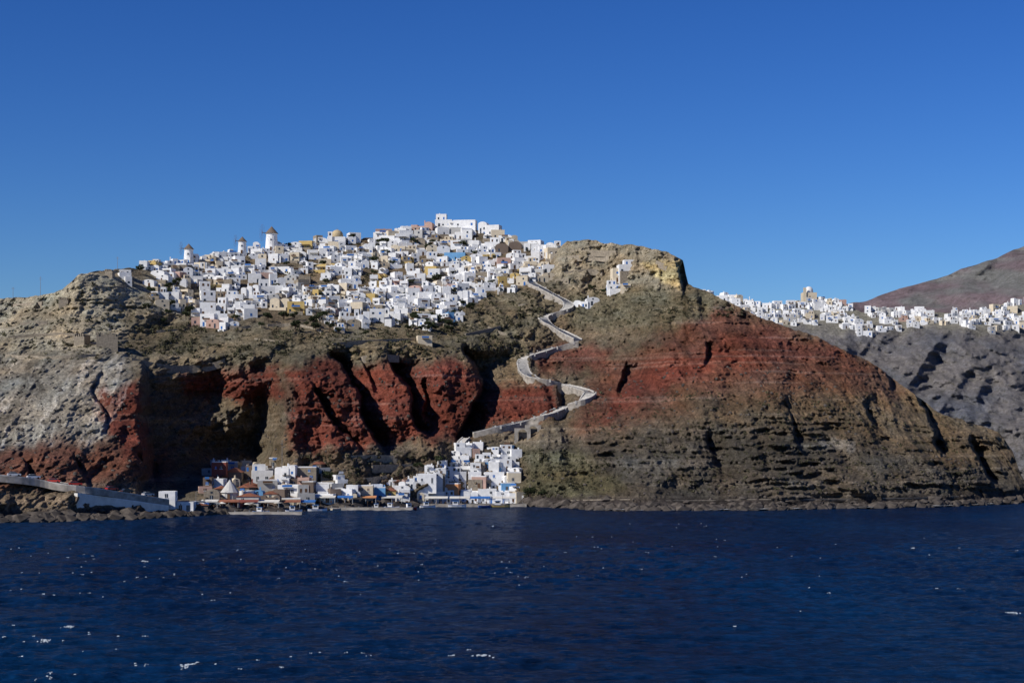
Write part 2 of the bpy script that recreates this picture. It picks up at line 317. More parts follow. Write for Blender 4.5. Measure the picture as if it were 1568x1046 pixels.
# ---------------------------------------------------------------- buildings
rnd=random.random;ru=random.uniform;rc=random.choice
def windows(b,w,z0,z1,y,side,detail,d0=0,style=None):
    nst=max(1,int(round((z1-z0)/3.1)));sh=(z1-z0)/nst
    for s in range(nst):
        n=max(1,int(w/ru(2.3,3.4)))
        for i in range(n):
            if rnd()<.2: continue
            c=-w/2+(i+.5+ru(-.15,.15))*w/n;zz=z0+s*sh
            door=(s==0 and rnd()<.35)
            ww=ru(.7,1.2);wh=ru(.9,1.4)
            k=rc(['window_glass','window_glass','window_glass','blue_paint','brown_wood'])
            a,e=(zz+.05,zz+2.15) if door else (zz+.9,zz+.9+wh)
            if e>z1-.25:e=z1-.25
            if side=='f':
                b.box(c-ww/2,c+ww/2,y-.05,y+.1,a,e,k)
                if detail: b.box(c-ww/2-.12,c+ww/2+.12,y-.14,y-.003,a-.14,a-.003,'whitewash'); b.box(c-.04,c+.04,y-.09,y-.053,a,e,'whitewash')
            else:
                b.box(y-.05 if side=='l' else y-.1,y+.1 if side=='l' else y+.05,d0+c+w/2-ww/2,d0+c+w/2+ww/2,a,e,k)
def parapet(b,x0,x1,y0,y1,z,h,k,t=.22):
    b.box(x0,x1,y0,y0+t,z,z+h,k);b.box(x0,x1,y1-t,y1,z,z+h,k)
    b.box(x0,x0+t,y0+t,y1-t,z,z+h-.01,k);b.box(x1-t,x1,y0+t,y1-t,z,z+h-.01,k)
def arc(x0,x1,z,rise,n=8):
    c=(x0+x1)/2;r=(x1-x0)/2
    return [(c+r*math.cos(math.pi*i/n),z+rise*math.sin(math.pi*i/n)) for i in range(n+1)]
def house(name,loc,w,h,d=None,col='whitewash',rz=0.,detail=False,found=5.,style=None,terrace=None,trim=None):
    b=MB();d=d or ru(5,8);style=style or rc(['flat','flat','vault','step','step','multi','multi'])
    if style=='gable':
        hb=h*.68;b.box(-w/2,w/2,0,d,-found,hb,col);b.prism([(-w/2-.3,hb),(w/2+.3,hb),(0,h)],-.3,d+.3,'roof_tile');windows(b,w*.9,0,hb,0,'f',detail);windows(b,d*.8,0,hb,-w/2,'l',detail,d*.1)
    elif style=='vault' and w<8:
        hb=h*.72;b.box(-w/2,w/2,0,d,-found,hb,col);p=arc(-w/2,w/2,hb,h-hb);b.prism(p,0,d,col)
        windows(b,w*.8,0,hb,0,'f',detail);b.box(-.4,.4,-.05,.1,hb-.1,hb+.5*(h-hb),'window_glass');windows(b,d*.8,0,hb,-w/2,'l',detail,d*.1)
    elif style=='step' and h>3.9:
        hb=h*ru(.5,.62);b.box(-w/2,w/2,0,d,-found,hb,col);parapet(b,-w/2,w/2,0,d,hb,.5,col)
        s=rc([-1,1]);x0,x1=(-w/2+.3,w/2-w*.35) if s<0 else (-w/2+w*.35,w/2-.3)
        b.box(x0,x1,min(2.2,d*.3),d-.3,hb,h,col);parapet(b,x0,x1,min(2.2,d*.3),d-.3,h,.3,col)
        windows(b,w*.9,0,hb,0,'f',detail)
        m=(x0+x1)/2;y=min(2.2,d*.3)
        for xx in (m-(x1-x0)*.25,m+(x1-x0)*.25):
            if rnd()<.85: b.box(xx-.42,xx+.42,y-.05,y+.1,hb+.8 if rnd()<.5 else hb+.05,min(h-.3,hb+2.1),rc(['window_glass','blue_paint','brown_wood']))
        windows(b,d*.8,0,hb,-w/2,'l',detail,d*.1)
    elif style=='multi' and w>4.5:
        n=rc([2,3]);x=-w/2
        for i in range(n):
            ww=w/n*ru(.8,1.2) if i<n-1 else w/2-x
            ww=max(1.5,ww);hh=h*ru(.55,1.0);y=ru(0,2.4)+.02*i
            b.box(x,x+ww-.01,y,d,-found,hh,col)
            if rnd()<.45: b.prism(arc(x,x+ww-.01,hh,ww*.28),y,d,col)
            else: parapet(b,x,x+ww-.01,y,d,hh,.35,col)
            for s in range(max(1,int(hh/3))):
                for f in ((.3,.7) if ww>3 else (.5,)):
                    if rnd()<.8:
                        a=s*3+(.05 if rnd()<.35 else 1);b.box(x+ww*f-.42,x+ww*f+.42,y-.05,y+.1,a,min(hh-.2,a+ru(1.,2.)),rc(['window_glass','window_glass','blue_paint','brown_wood']))
            x+=ww
    else:
        b.box(-w/2,w/2,0,d,-found,h,col);parapet(b,-w/2,w/2,0,d,h,.4,trim or col)
        windows(b,w*.92,0,h,0,'f',detail);windows(b,d*.85,0,h,-w/2,'l',detail,d*.08);windows(b,d*.85,0,h,w/2,'r',detail,d*.08)
        if rnd()<.35: b.box(-w/4,w/4,-1.1,-.003,2.9,3.05,col);b.box(-w/4,w/4,-1.1,-1.02,3.05,3.9,rc(['blue_paint','brown_wood','whitewash']))
    if rnd()<.45:
        x=ru(-w*.35,w*.35);y=ru(d*.4,d*.8);b.box(x,x+.5,y,y+.5,h*.6,h+1.1,col)
    if terrace if terrace is not None else rnd()<.6:
        tk=col if rnd()<.6 else 'stone_wall';tw=w*ru(.7,1.2);td=ru(1.5,3.4)
        b.box(-tw/2,tw/2,-td,-.01,-found-1,-.15,tk);parapet(b,-tw/2,tw/2,-td,-.02,-.15,.9,tk)
        if rnd()<.35:
            x=ru(-tw*.3,tw*.3);b.box(x-.5,x+.5,-td-.05,-td+.1,-2.6,-.7,rc(['window_glass','brown_wood','blue_paint']))
        if rnd()<.2:
            for xx in(-tw/3,tw/3): b.rod((xx,-td+.5,0),(xx,-td+.5,2.4),.07,'brown_wood')
            b.box(-tw/3-.3,tw/3+.3,-td+.3,-.1,2.4,2.5,rc(['canvas','brown_wood','thatch']))
    return b.obj(name,loc,rz)
NM={'whitewash':'white_house','cream_plaster':'cream_house','ochre_plaster':'ochre_house','pink_plaster':'pink_house','blue_plaster':'blue_house','stone_wall':'stone_house','grey_plaster':'grey_house','red_plaster':'red_house','dark_wall':'stone_house','orange_paint':'orange_house'}
def at(l,r,pb,pt,col='whitewash',g=gnd,**kw):
    c=(l+r)/2;p=g(c,pb);s=p.y/F
    return house(kw.pop('name',NM.get(col,'white_house')),p,(r-l)*s,(pb-pt)*s,col=col,rz=kw.pop('rz',ru(-.35,.45)),**kw)
A1=np.array
def inside(px,py,poly): return polysd(A1([px*1.]),A1([py*1.]),poly)[0]
LM=[(306,328,500,482,'whitewash','flat'),(322,348,496,474,'whitewash','multi'),(306,330,484,464,'whitewash','flat'),(324,346,476,456,'whitewash','step'),(308,330,464,446,'whitewash','flat'),(306,322,450,432,'whitewash','flat'),(345,372,462,446,'whitewash','step'),(368,394,458,436,'whitewash','multi'),(396,420,452,428,'whitewash','step'),(414,438,444,418,'whitewash','multi'),(440,466,480,463,'ochre_plaster','flat'),(412,442,474,458,'cream_plaster','multi'),
(666,692,348,328,'whitewash','step'),(627,662,356,340,'pink_plaster','multi'),(694,728,358,338,'whitewash','flat'),(730,764,362,337,'whitewash','multi'),(808,828,382,369,'whitewash','flat'),(828,848,384,371,'whitewash','multi'),
(758,798,388,374,'dark_wall','multi'),(762,782,412,396,'pink_plaster','flat'),(680,712,400,388,'blue_plaster','vault'),(716,742,384,366,'whitewash','multi'),(742,765,384,364,'whitewash','step'),(457,478,382,370,'ochre_plaster','flat'),
(614,632,404,393,'ochre_plaster','multi'),(650,668,420,409,'ochre_plaster','flat'),(575,600,364,352,'pink_plaster','flat'),(520,545,498,478,'whitewash','step'),(543,566,496,474,'whitewash','multi'),(566,588,494,474,'whitewash','flat'),(588,612,492,472,'whitewash','multi'),
(948,974,418,398,'whitewash','step'),(938,966,432,412,'cream_plaster','flat'),(930,952,445,430,'whitewash','step'),(950,966,446,436,'cream_plaster','flat'),(877,900,473,461,'whitewash','multi'),(898,918,468,455,'whitewash','vault'),
(640,662,528,515,'cream_plaster','flat'),(218,236,440,428,'whitewash','vault'),(244,258,462,440,'whitewash','step'),(256,274,464,448,'whitewash','flat'),(700,722,462,444,'whitewash','multi'),(722,745,460,440,'whitewash','step'),(802,826,402,386,'whitewash','multi'),(790,808,438,424,'cream_plaster','flat'),(822,840,412,398,'cream_plaster','multi')]
taken=[]
for l,r,pb,pt,c,st in LM:
    at(l,r,pb,pt,c,style=st,rz=ru(-.3,.3),found=7);taken.append((l,r,pb,pt))
py=506.
while py>332:
    px=182+ru(0,10)
    while px<860:
        w=ru(9,22);h=ru(8,14.5);q=py+ru(-4,4);c=px+w/2
        rr=np.interp(c,px1,pyr)
        q2=max(q,rr+1)
        ok=inside(c,q2-4,VILL)>-2 and q>rr-6
        if ok and any(l-3<c<r+3 and pt<q2-5<pb-4 for l,r,pb,pt in taken): ok=False
        dens=.97 if q2<470 else .92
        if c<300 and q2>440: dens=.6
        if fbm(A1([c/38]),A1([q2/22]),3.,2)[0]>.40: dens=.35
        if ok and rnd()<dens:
            k=random.choices(['whitewash','cream_plaster','ochre_plaster','pink_plaster','stone_wall','grey_plaster','blue_plaster'],[74,12,2.8,3.2,5,3,.4])[0]
            at(px,px+w,q2,q2-h,k,found=6)
        px+=w+ru(-2,3)
    py-=6.7
for row in range(7):
    px=1074.
    while px<1950:
        w=ru(7,15);h=ru(6,11);c=px+w/2;i=int((c-950)/2.);s=yr2[i]
        q=s+row*5.8+ru(-2,3)
        lim=46 if c<1250 else (30+10*math.sin(c/40))
        if q-s<lim and rnd()<(.97 if row<4 else .75) and fbm(A1([c/25]),A1([q/12]),5.,2)[0]<.40:
            k=random.choices(['whitewash','cream_plaster','grey_plaster','pink_plaster'],[84,9,5,2])[0]
            at(px,px+w,q,q-h,k,g=gnd2,found=8,terrace=False)
        px+=w+ru(-1.5,3)
HB=[(655,680,772,754,'whitewash','flat'),(680,704,772,752,'whitewash','step'),(664,702,758,741,'orange_paint','flat'),(705,732,771,752,'whitewash','multi'),(732,760,771,750,'whitewash','flat'),(716,740,754,738,'whitewash','step'),(738,760,752,736,'whitewash','multi'),(760,780,772,754,'whitewash','flat'),(780,802,772,752,'whitewash','multi'),(742,772,745,724,'whitewash','flat'),
(768,798,753,740,'blue_plaster','flat'),(610,634,752,733,'whitewash','multi'),(632,656,750,730,'whitewash','step'),(640,668,740,727,'whitewash','flat'),(547,571,767,744,'cream_plaster','flat'),(573,590,766,747,'blue_plaster','flat'),(590,606,764,746,'ochre_plaster','gable'),
(480,510,770,758,'whitewash','flat'),(512,546,770,756,'cream_plaster','multi'),(604,628,758,743,'whitewash','vault'),(692,714,736,716,'whitewash','step'),(690,718,716,697,'whitewash','multi'),(698,722,698,679,'whitewash','step'),
(720,736,728,710,'whitewash','flat'),(734,754,726,708,'whitewash','multi'),(754,784,722,704,'whitewash','flat'),(728,760,706,692,'whitewash','multi'),(758,786,698,682,'whitewash','step'),(778,798,740,724,'cream_plaster','flat'),(722,744,744,730,'pink_plaster','flat'),(740,758,716,702,'whitewash','vault'),(768,790,712,698,'whitewash','vault'),
(676,694,728,714,'whitewash','vault'),(660,678,738,724,'whitewash','vault'),(386,418,738,712,'whitewash','step'),(418,450,742,714,'whitewash','multi'),(395,425,752,736,'grey_plaster','flat'),(425,456,758,744,'whitewash','flat'),(450,484,736,716,'stone_wall','flat'),
(324,346,735,708,'red_plaster','flat'),(346,370,738,716,'dark_wall','gable'),(368,388,734,714,'dark_wall','step'),(330,350,758,744,'dark_wall','gable'),(362,396,772,755,'grey_plaster','gable'),(312,336,768,750,'stone_wall','vault'),(396,428,774,758,'dark_wall','multi'),(456,482,770,744,'grey_plaster','step'),(372,392,752,738,'red_plaster','gable'),(404,424,766,752,'cream_plaster','gable'),(484,510,752,740,'stone_wall','flat'),
(243,268,778,754,'whitewash','flat'),(268,296,783,770,'whitewash','flat'),(338,368,778,766,'red_plaster','gable'),(430,460,776,764,'cream_plaster','flat'),(296,318,782,770,'dark_wall','gable'),
(530,548,756,744,'whitewash','multi'),(560,580,754,742,'whitewash','vault'),(584,604,748,736,'whitewash','multi'),(606,624,770,758,'whitewash','flat'),(626,650,768,755,'cream_plaster','multi'),(510,528,758,747,'whitewash','vault'),(462,480,752,738,'dark_wall','flat'),(346,364,722,708,'grey_plaster','flat'),(412,436,716,702,'stone_wall','flat'),(650,664,726,714,'whitewash','flat')]
for l,r,pb,pt,c,st in HB:
    at(l,r,pb,pt,c,style=st,rz=ru(-.15,.25),found=4,detail=True,terrace=False,name=NM.get(c,'orange_house'),trim='whitewash')
HP=[([(645,735),(690,684),(745,674),(795,680),(806,766),(600,768),(600,742)],[82,7,4,4,0,2],.8),([(296,744),(322,710),(480,710),(540,742),(620,744),(640,768),(480,770),(300,780)],[34,18,5,7,28,12],.75)]
for pl,wts,dn in HP:
    y=764.
    while y>684:
        x=300+ru(0,12)
        while x<806:
            w=ru(10,20);h=ru(8,14)
            if inside(x+w/2,y,pl)>2 and rnd()<dn*.6:
                k=random.choices(['whitewash','cream_plaster','blue_plaster','pink_plaster','dark_wall','grey_plaster'],wts)[0]
                at(x,x+w,y,y-h,k,found=4,detail=True,style='gable' if k=='dark_wall' and rnd()<.5 else None)
            x+=w+ru(0,6)
        y-=9
for l,r,pb,pt in [(148,180,532,508),(112,130,528,510),(90,104,470,455),(160,172,424,412)]:
    c=(l+r)/2;p=gnd(c,pb);s=p.y/F;b=MB();w=(r-l)*s;h=(pb-pt)*s
    b.box(-w/2,w/2,0,.8,-5,h*.7,'stone_wall');b.box(-w/2,-w/2+.8,.8,w,-5,h,'stone_wall');b.box(w/2-.8,w/2,.8,w,-5,h*.85,'stone_wall');b.box(-w/2+.8,w/2-.8,w-.8,w,-5,h*.9,'stone_wall')
    n=5
    for i in range(n): b.box(-w/2+w*i/n+.02,-w/2+w*(i+.55)/n,.0,.75,h*.7,h*ru(.8,1.),'stone_wall')
    b.obj('ruined_tower',p,ru(-.3,.3))
def mill(px,pb,ht,blades=True):
    p=gnd(px,pb);s=p.y/F;h=ht*s*.68;r=h*.36;b=MB()
    b.rev(0,0,[(r*1.12,-4),(r*1.08,0),(r*.9,h),(r*1.02,h+.02),(r*1.02,h+.25),(0.05,h+h*.42)],'whitewash',18)
    b.rev(0,0,[(r*1.1,h+.26),(r*1.1,h+.3),(.04,h+h*.47)],'thatch',18)
    b.box(-.5,.5,-r*1.1,-r*.8,0,2,'brown_wood');b.box(-.35,.35,-r*1.02,-r*.7,h*.6,h*.6+.8,'window_glass')
    if blades:
        hz=h+.6;hub=(-r*1.5,-r*.6,hz);b.rod((0,0,hz),hub,.15,'brown_wood')
        R_=h*.5;tips=[]
        for i in range(10):
            a=2*math.pi*i/10;d=Vector((-.45,.9,0)).normalized()*math.cos(a)*R_;tip=(hub[0]+d.x,hub[1]+d.y,hz+R_*math.sin(a));tips.append(tip);b.rod(hub,tip,.04,'brown_wood')
        for i in range(10): b.rod(tips[i],tips[(i+1)%10],.02,'brown_wood',seg=3)
    return b.obj('windmill',p)
mill(289,398,30);mill(371,389,27);mill(416,384,38)
p=gnd(515,376);b=MB();b.box(-5,5,0,10,-5,4.5,'whitewash');parapet(b,-5,5,0,10,4.5,.3,'whitewash');b.rev(0,5,[(3.4,4.4),(3.4,6)]+[(3.3*math.cos(t*math.pi/16),6+3.2*math.sin(t*math.pi/16)) for t in range(9)],'beige_dome',20)
b.rod((0,5,9.1),(0,5,10.2),.06,'metal_grey');b.box(-.35,.35,4.96,5.04,9.6,9.75,'metal_grey');b.box(-1,1,-.06,.1,0,2.6,'blue_paint');b.box(-4.6,-2.2,-.8,-.01,0,7.5,'whitewash')
b.box(-3.9,-2.9,-.86,-.74,5.4,6.8,'window_glass');b.obj('domed_church',p)
p=gnd2(1240,458);b=MB();b.box(-6,6,0,10,-6,6,'cream_plaster');b.rev(0,5,[(3.6,5.9),(3.6,8)]+[(3.5*math.cos(t*math.pi/16),8+3.4*math.sin(t*math.pi/16)) for t in range(9)],'whitewash',20);b.box(-5.5,-3,-1,-.01,-6,10,'cream_plaster');b.box(-.7,.7,-.06,.1,0,3,'brown_wood');b.obj('domed_church',p)
# ---------------------------------------------------------------- paths
def resample(pts,step,g=gnd,sm=2):
    fine=[]
    for (a,b_) in zip(pts[:-1],pts[1:]):
        n=12
        for i in range(n): fine.append(g(a[0]+(b_[0]-a[0])*i/n,a[1]+(b_[1]-a[1])*i/n))
    fine.append(g(*pts[-1]));A=np.array([tuple(p) for p in fine])
    k=np.ones(9)/9
    for _ in range(sm):
        Q=np.pad(A,((4,4),(0,0)),mode='edge');A=np.stack([np.convolve(Q[:,i],k,'valid') for i in range(3)],1)
    s=np.concatenate([[0],np.cumsum(np.hypot(np.diff(A[:,0]),np.diff(A[:,1])))]);t=np.arange(0,s[-1],step)
    return np.stack([np.interp(t,s,A[:,i]) for i in range(3)],1)
def path(name,pts,hw=2.2,up=1.3,down=5,par=.8,kf='paving',kw='path_wall',kc=None,step=1.2,stepped=True,thick=.45,band=.25,piers=0):
    A=resample(pts,step);b=MB();n=len(A);kc=kc or kw
    T=np.gradient(A[:,:2],axis=0);T/=np.maximum(1e-6,np.hypot(T[:,0],T[:,1]))[:,None];Nn=np.stack([-T[:,1],T[:,0]],1)
    jit=np.cumsum(np.random.normal(0,.03,n));jit-=jit.mean();jit=np.clip(jit,-.3,.3)
    def pt(i,o,z): return (A[i,0]+Nn[i,0]*o,A[i,1]+Nn[i,1]*o,z)
    for i in range(n-1):
        z0=A[i,2]+up;z1=z0 if stepped else A[i+1,2]+up
        b.face([pt(i,-hw,z0),pt(i,hw,z0),pt(i+1,hw,z1),pt(i+1,-hw,z1)],kf)
        if stepped: zn=A[i+1,2]+up;b.face([pt(i+1,-hw,z0),pt(i+1,hw,z0),pt(i+1,hw,zn),pt(i+1,-hw,zn)],kc)
        for sg in(-1,1):
            a,c=sg*hw,sg*(hw+thick);t0,t1=A[i,2]+up+par+jit[i],A[i+1,2]+up+par+jit[i+1]
            b.face([pt(i,c,z0-down),pt(i+1,c,z1-down),pt(i+1,c,t1-band),pt(i,c,t0-band)],kw)
            b.face([pt(i,c,t0-band),pt(i+1,c,t1-band),pt(i+1,c,t1),pt(i,c,t0)],kc)
            b.face([pt(i,a,z0-.3),pt(i+1,a,z1-.3),pt(i+1,a,t1),pt(i,a,t0)],kc)
            b.face([pt(i,a,t0),pt(i+1,a,t1),pt(i+1,c,t1),pt(i,c,t0)],kc)
    if piers:
        for i in range(2,n-2,piers):
            for sg in (-1,1):
                x,y,_=pt(i,sg*(hw+thick*.6),0);z=A[i,2]+up+par;b.box(x-.42,x+.42,y-.42,y+.42,z-1.2,z+.35,kc)
    for i in (0,n-1):
        b.face([pt(i,-hw-thick,A[i,2]+up-down),pt(i,hw+thick,A[i,2]+up-down),pt(i,hw+thick,A[i,2]+up-.01),pt(i,-hw-thick,A[i,2]+up-.01)],kw)
    b.obj(name);return A,T
ZW=dict(kc='path_coping',piers=8)
path('zigzag_stairway',[(808,434),(830,445),(852,457),(873,468),(868,478),(845,484),(828,489),(840,500),(865,514),(890,526)],hw=2.2,up=.9,par=.6,**ZW)
path('zigzag_stairway',[(890,526),(862,533),(830,542),(806,549),(799,556),(803,577),(830,585),(860,592),(890,600),(905,606)],hw=2.2,up=.9,par=.6,**ZW)
path('zigzag_stairway',[(905,606),(898,617),(870,628),(835,642),(800,653),(760,661),(716,671)],hw=2.4,up=1.6,par=.6,**ZW)
path('zigzag_stairway',[(716,671),(702,682),(712,700),(704,716),(690,735)],hw=1.3,up=.6,down=2,par=.4,kc='path_coping')
for pts in ([(0,545),(60,550),(110,548),(160,545)],[(190,548),(260,566),(330,560),(350,548)],[(500,530),(560,524),(620,522),(650,520)],[(530,560),(560,545),(620,548)],[(520,702),(570,700),(620,702)],[(560,716),(620,714),(668,716)],[(100,430),(150,444),(200,440)],[(860,420),(900,414),(930,418)],[(845,432),(880,428)],[(1000,400),(1030,412)],[(790,470),(815,466)],[(400,500),(460,498),(500,512)],[(350,506),(395,500)],[(10,470),(80,464)],[(20,500),(90,492)],[(740,500),(790,520)],[(480,742),(560,736),(600,730)],[(620,508),(700,492)],[(230,510),(290,506)],[(850,398),(900,392),(940,396)],[(860,385),(960,388)],[(700,516),(780,500)],[(380,520),(450,528)],[(0,520),(80,512),(140,516)]):
    path('terrace_wall',pts,hw=.15,up=.7,down=3,par=.3,kf='stone_wall',kw='stone_wall',stepped=False,thick=.25,step=2)
path('coastal_path',[(860,766),(920,765),(980,764),(1060,766),(1130,764),(1200,764),(1300,762),(1400,760),(1480,758)],hw=.5,up=-.2,down=1.,par=.1,step=2,kf='stone_wall',kw='boulder_rock',kc='stone_wall',stepped=False,thick=.2)
RP=[(-260,722),(-100,728),(0,734),(60,742),(120,752),(190,762),(262,774)]
A,T=path('coastal_road',RP,hw=3.6,up=1.6,down=2.2,par=.1,kf='asphalt',kw='path_wall',kc='path_coping',step=2,stepped=False)
path('harbour_wall',[(108,762),(160,769),(215,777),(266,784)],hw=.3,up=1.7,down=6,par=.2,kf='canvas',kw='canvas',kc='whitewash',stepped=False,thick=.4,step=2)
for c,pb in ((800,668),(816,663)):
    p=gnd(c,pb);b=MB();w=3.4;top=3.4
    b.box(-w,-w*.55,-.2,1.5,-3,top,'path_wall');b.box(w*.55,w,-.2,1.5,-3,top,'path_wall')
    for i in range(12):
        x0=-w*.55+w*1.1*i/12;x1=x0+w*1.1/12;xm=(x0+x1)/2;z=1.0+math.sqrt(max(0,(w*.55)**2-xm*xm));b.box(x0,x1,-.15,1.45,z,top-.01,'path_wall')
    b.box(-w,w,2.6,2.9,-3,top-.3,'stone_wall');b.obj('stone_arch',p+Vector((0,-3.2,0)))
def quay(x0,x1,py,h=1.1,dep=7):
    a=gnd(x0,py);c=gnd(x1,py);y=min(a.y,c.y)-2;b=MB()
    b.box(a.x,c.x,y,y+dep,-3,h,'path_wall');b.box(a.x+.1,c.x-.1,y+.1,y+dep,h,h+.06,'paving')
    n=int((c.x-a.x)/5)
    for i in range(n): x=a.x+2+i*5;b.rev(x,y+.6,[(.16,h),(.16,h+.5),(.24,h+.52),(.24,h+.62),(0,h+.64)],'metal_grey',8)
    b.obj('stone_quay')
    return y,h+.06
qy,qz=quay(640,806,774);quay(480,640,777,.9);quay(330,480,785,.9,5)
def awning(px,w,y,z,k):
    x=(px-CX)*y/F;b=MB()
    for i in (-1,0,1):
        b.rod((i*w/2*.95,0,0),(i*w/2*.95,0,2.3),.06,'whitewash');b.rod((i*w/2*.95,3,0),(i*w/2*.95,3,2.8),.06,'whitewash')
    b.face([(-w/2,-.3,2.3),(w/2,-.3,2.3),(w/2,3.2,2.85),(-w/2,3.2,2.85)],k);b.face([(-w/2,-.3,2.0),(w/2,-.3,2.0),(w/2,-.3,2.3),(-w/2,-.3,2.3)],k)
    for i in range(int(w/1.8)):
        xx=-w/2+1+i*1.8;b.box(xx-.4,xx+.4,1,1.8,.7,.76,'blue_paint');b.rod((xx,1.4,0),(xx,1.4,.7),.05,'brown_wood')
        for q in(.3,2.1): b.box(xx-.2,xx+.2,q,q+.4,.4,.46,'brown_wood');b.box(xx-.2,xx+.2,q,q+.06,.46,.9,'brown_wood');b.rod((xx,q+.2,0),(xx,q+.2,.4),.05,'brown_wood')
    b.obj('taverna_awning',(x,y,z))
for px,w,k in ((668,9,'canvas'),(704,8,'canvas'),(735,8,'blue_paint'),(772,9,'canvas')): awning(px,w,qy+1.2,qz,k)
for px,w,k in ((497,8,'canvas'),(560,8,'orange_paint'),(600,8,'canvas'),(528,6,'blue_paint'),(350,7,'roof_tile'),(410,8,'canvas'),(445,7,'roof_tile'),(380,7,'red_plaster'),(320,6,'canvas'),(470,6,'blue_paint')):
    p=gnd(px,771 if px>470 else 778);awning(px,w,p.y-3,p.z+.2,k)
def parasol(p):
    b=MB();b.rod((0,0,0),(0,0,2.6),.04,'brown_wood');b.rev(0,0,[(1.5,2.1),(1.45,2.15),(0,2.75)],'canvas',10);b.obj('parasol',p)
for px,py_ in ((340,780),(362,779),(378,781),(392,780),(425,779),(470,776)): parasol(gnd(px,py_))
p=gnd(352,764);b=MB();b.rev(0,0,[(3,-3),(3,2.4),(3.5,2.4),(.1,7)],'grey_plaster',12);b.box(-.5,.5,-3.1,-2.8,0,1.9,'brown_wood');b.obj('cone_roof_hut',p)
def car(loc,rz,k):
    b=MB()
    b.prism([(-2.1,.3),(2.05,.3),(2.15,.55),(2.05,.85),(1.2,.95),(-1.9,1.0),(-2.15,.8)],-.85,.85,k)
    b.prism([(-1.75,.98),(1.15,.93),(.45,1.42),(-1.3,1.45)],-.76,.76,'window_glass')
    b.prism([(-1.3,1.452),(.45,1.422),(.40,1.49),(-1.25,1.51)],-.72,.72,k)
    for x in(-1.3,1.35):
        for y in(-.87,.67):
            pts=[(x+.32*math.cos(t*math.pi/5),.32+.32*math.sin(t*math.pi/5)) for t in range(10)];b.prism(pts,y,y+.2,'tyre_rubber')
    for y in(-.6,.35): b.box(2.05,2.12,y,y+.25,.6,.75,'whitewash');b.box(-2.16,-2.08,y,y+.25,.65,.8,'car_red')
    b.obj('parked_car',loc,rz)
i=0
while i<len(A)-3:
    nx,ny=T[i,1],-T[i,0]
    if rnd()<.92: car((A[i,0]+nx*2.5,A[i,1]+ny*2.5,A[i,2]+1.62),math.atan2(T[i,1],T[i,0]),rc(['car_white','car_white','car_white','car_red','car_silver','car_silver','car_blue','car_black']))
    i+=rc([3,3,4])
for px in range(272,336,8): p=gnd(px,777);car((p.x,p.y,p.z+.8),ru(-.3,.3),rc(['car_white','car_silver','car_blue']))
def boat(px,y,L,k,cab=True,rz=0.,name='fishing_boat'):
    b=MB();st=[(-.5,.75,.9),(-.3,1,.75),(0,1,.7),(.25,.8,.8),(.42,.4,1.0),(.5,.03,1.2)];W=L*.16;rows=[]
    for s,wf,fz in st:
        x=s*L;h=fz*L*.13;rows.append([(x,-W*wf,h),(x,-W*wf*.8,0),(x,0,-.35),(x,W*wf*.8,0),(x,W*wf,h)])
    for a,c in zip(rows[:-1],rows[1:]):
        for i in range(4): b.face([a[i],c[i],c[i+1],a[i+1]],k)
        b.face([(a[0][0],a[0][1],a[0][2]-.12),(c[0][0],c[0][1],c[0][2]-.12),(c[4][0],c[4][1],c[4][2]-.12),(a[4][0],a[4][1],a[4][2]-.12)],'brown_wood')
        b.face([a[0],c[0],(c[0][0],c[0][1]-.05,c[0][2]+.15),(a[0][0],a[0][1]-.05,a[0][2]+.15)],'blue_paint')
    b.face(rows[0],k)
    if cab:
        b.box(-L*.25,L*.05,-W*.6,W*.6,.5,L*.13+1.3,'whitewash');b.box(-L*.27,L*.08,-W*.7,W*.7,L*.13+1.3,L*.13+1.4,'blue_paint')
        b.box(L*.05-.02,L*.05+.03,-W*.5,W*.5,L*.13+.5,L*.13+1.1,'window_glass');b.box(-L*.2,L*.0,-W*.6-.03,-W*.6+.02,L*.13+.5,L*.13+1.1,'window_glass')
    b.rod((L*.15,0,.4),(L*.15,0,L*.6),.06,'brown_wood')
    b.obj(name,((px-CX)*y/F,y,.25),rz)
boat(628,668,5.5,'car_red',rz=.5);boat(600,672,6,'whitewash',rz=-.3);boat(655,684,6,'whitewash',rz=.2);boat(700,690,7,'whitewash',rz=.05);boat(765,690,8,'ochre_plaster',rz=0.02);boat(486,648,7,'whitewash',rz=.1);boat(515,655,5,'cream_plaster',False,rz=.9);boat(742,688,5,'car_blue',False,.3);boat(450,640,6,'whitewash',rz=.2);boat(560,664,5,'whitewash',False,.4);boat(400,628,6,'whitewash',rz=-.2);boat(578,668,5,'car_blue',rz=.1)
def mast(px,py_,h):
    p=gnd(px,py_);b=MB();b.rod((0,0,-2),(0,0,h),.13,'metal_grey',.07);b.rod((-.9,0,h*.85),(.9,0,h*.85),.05,'metal_grey');b.rod((-.6,0,h*.93),(.6,0,h*.93),.05,'metal_grey');b.obj('antenna_mast',p)
mast(62,456,10);mast(20,459,6);mast(432,716,11);mast(180,411,6)
for px in (300,345,460,540,640,800): 
    p=gnd(px,775);b=MB();b.rod((0,0,-1),(0,0,5),.08,'metal_grey',.05);b.rod((0,0,5),(.8,-.4,5.3),.05,'metal_grey');b.box(.6,1.1,-.6,-.3,5.2,5.32,'metal_grey');b.obj('street_lamp',p)
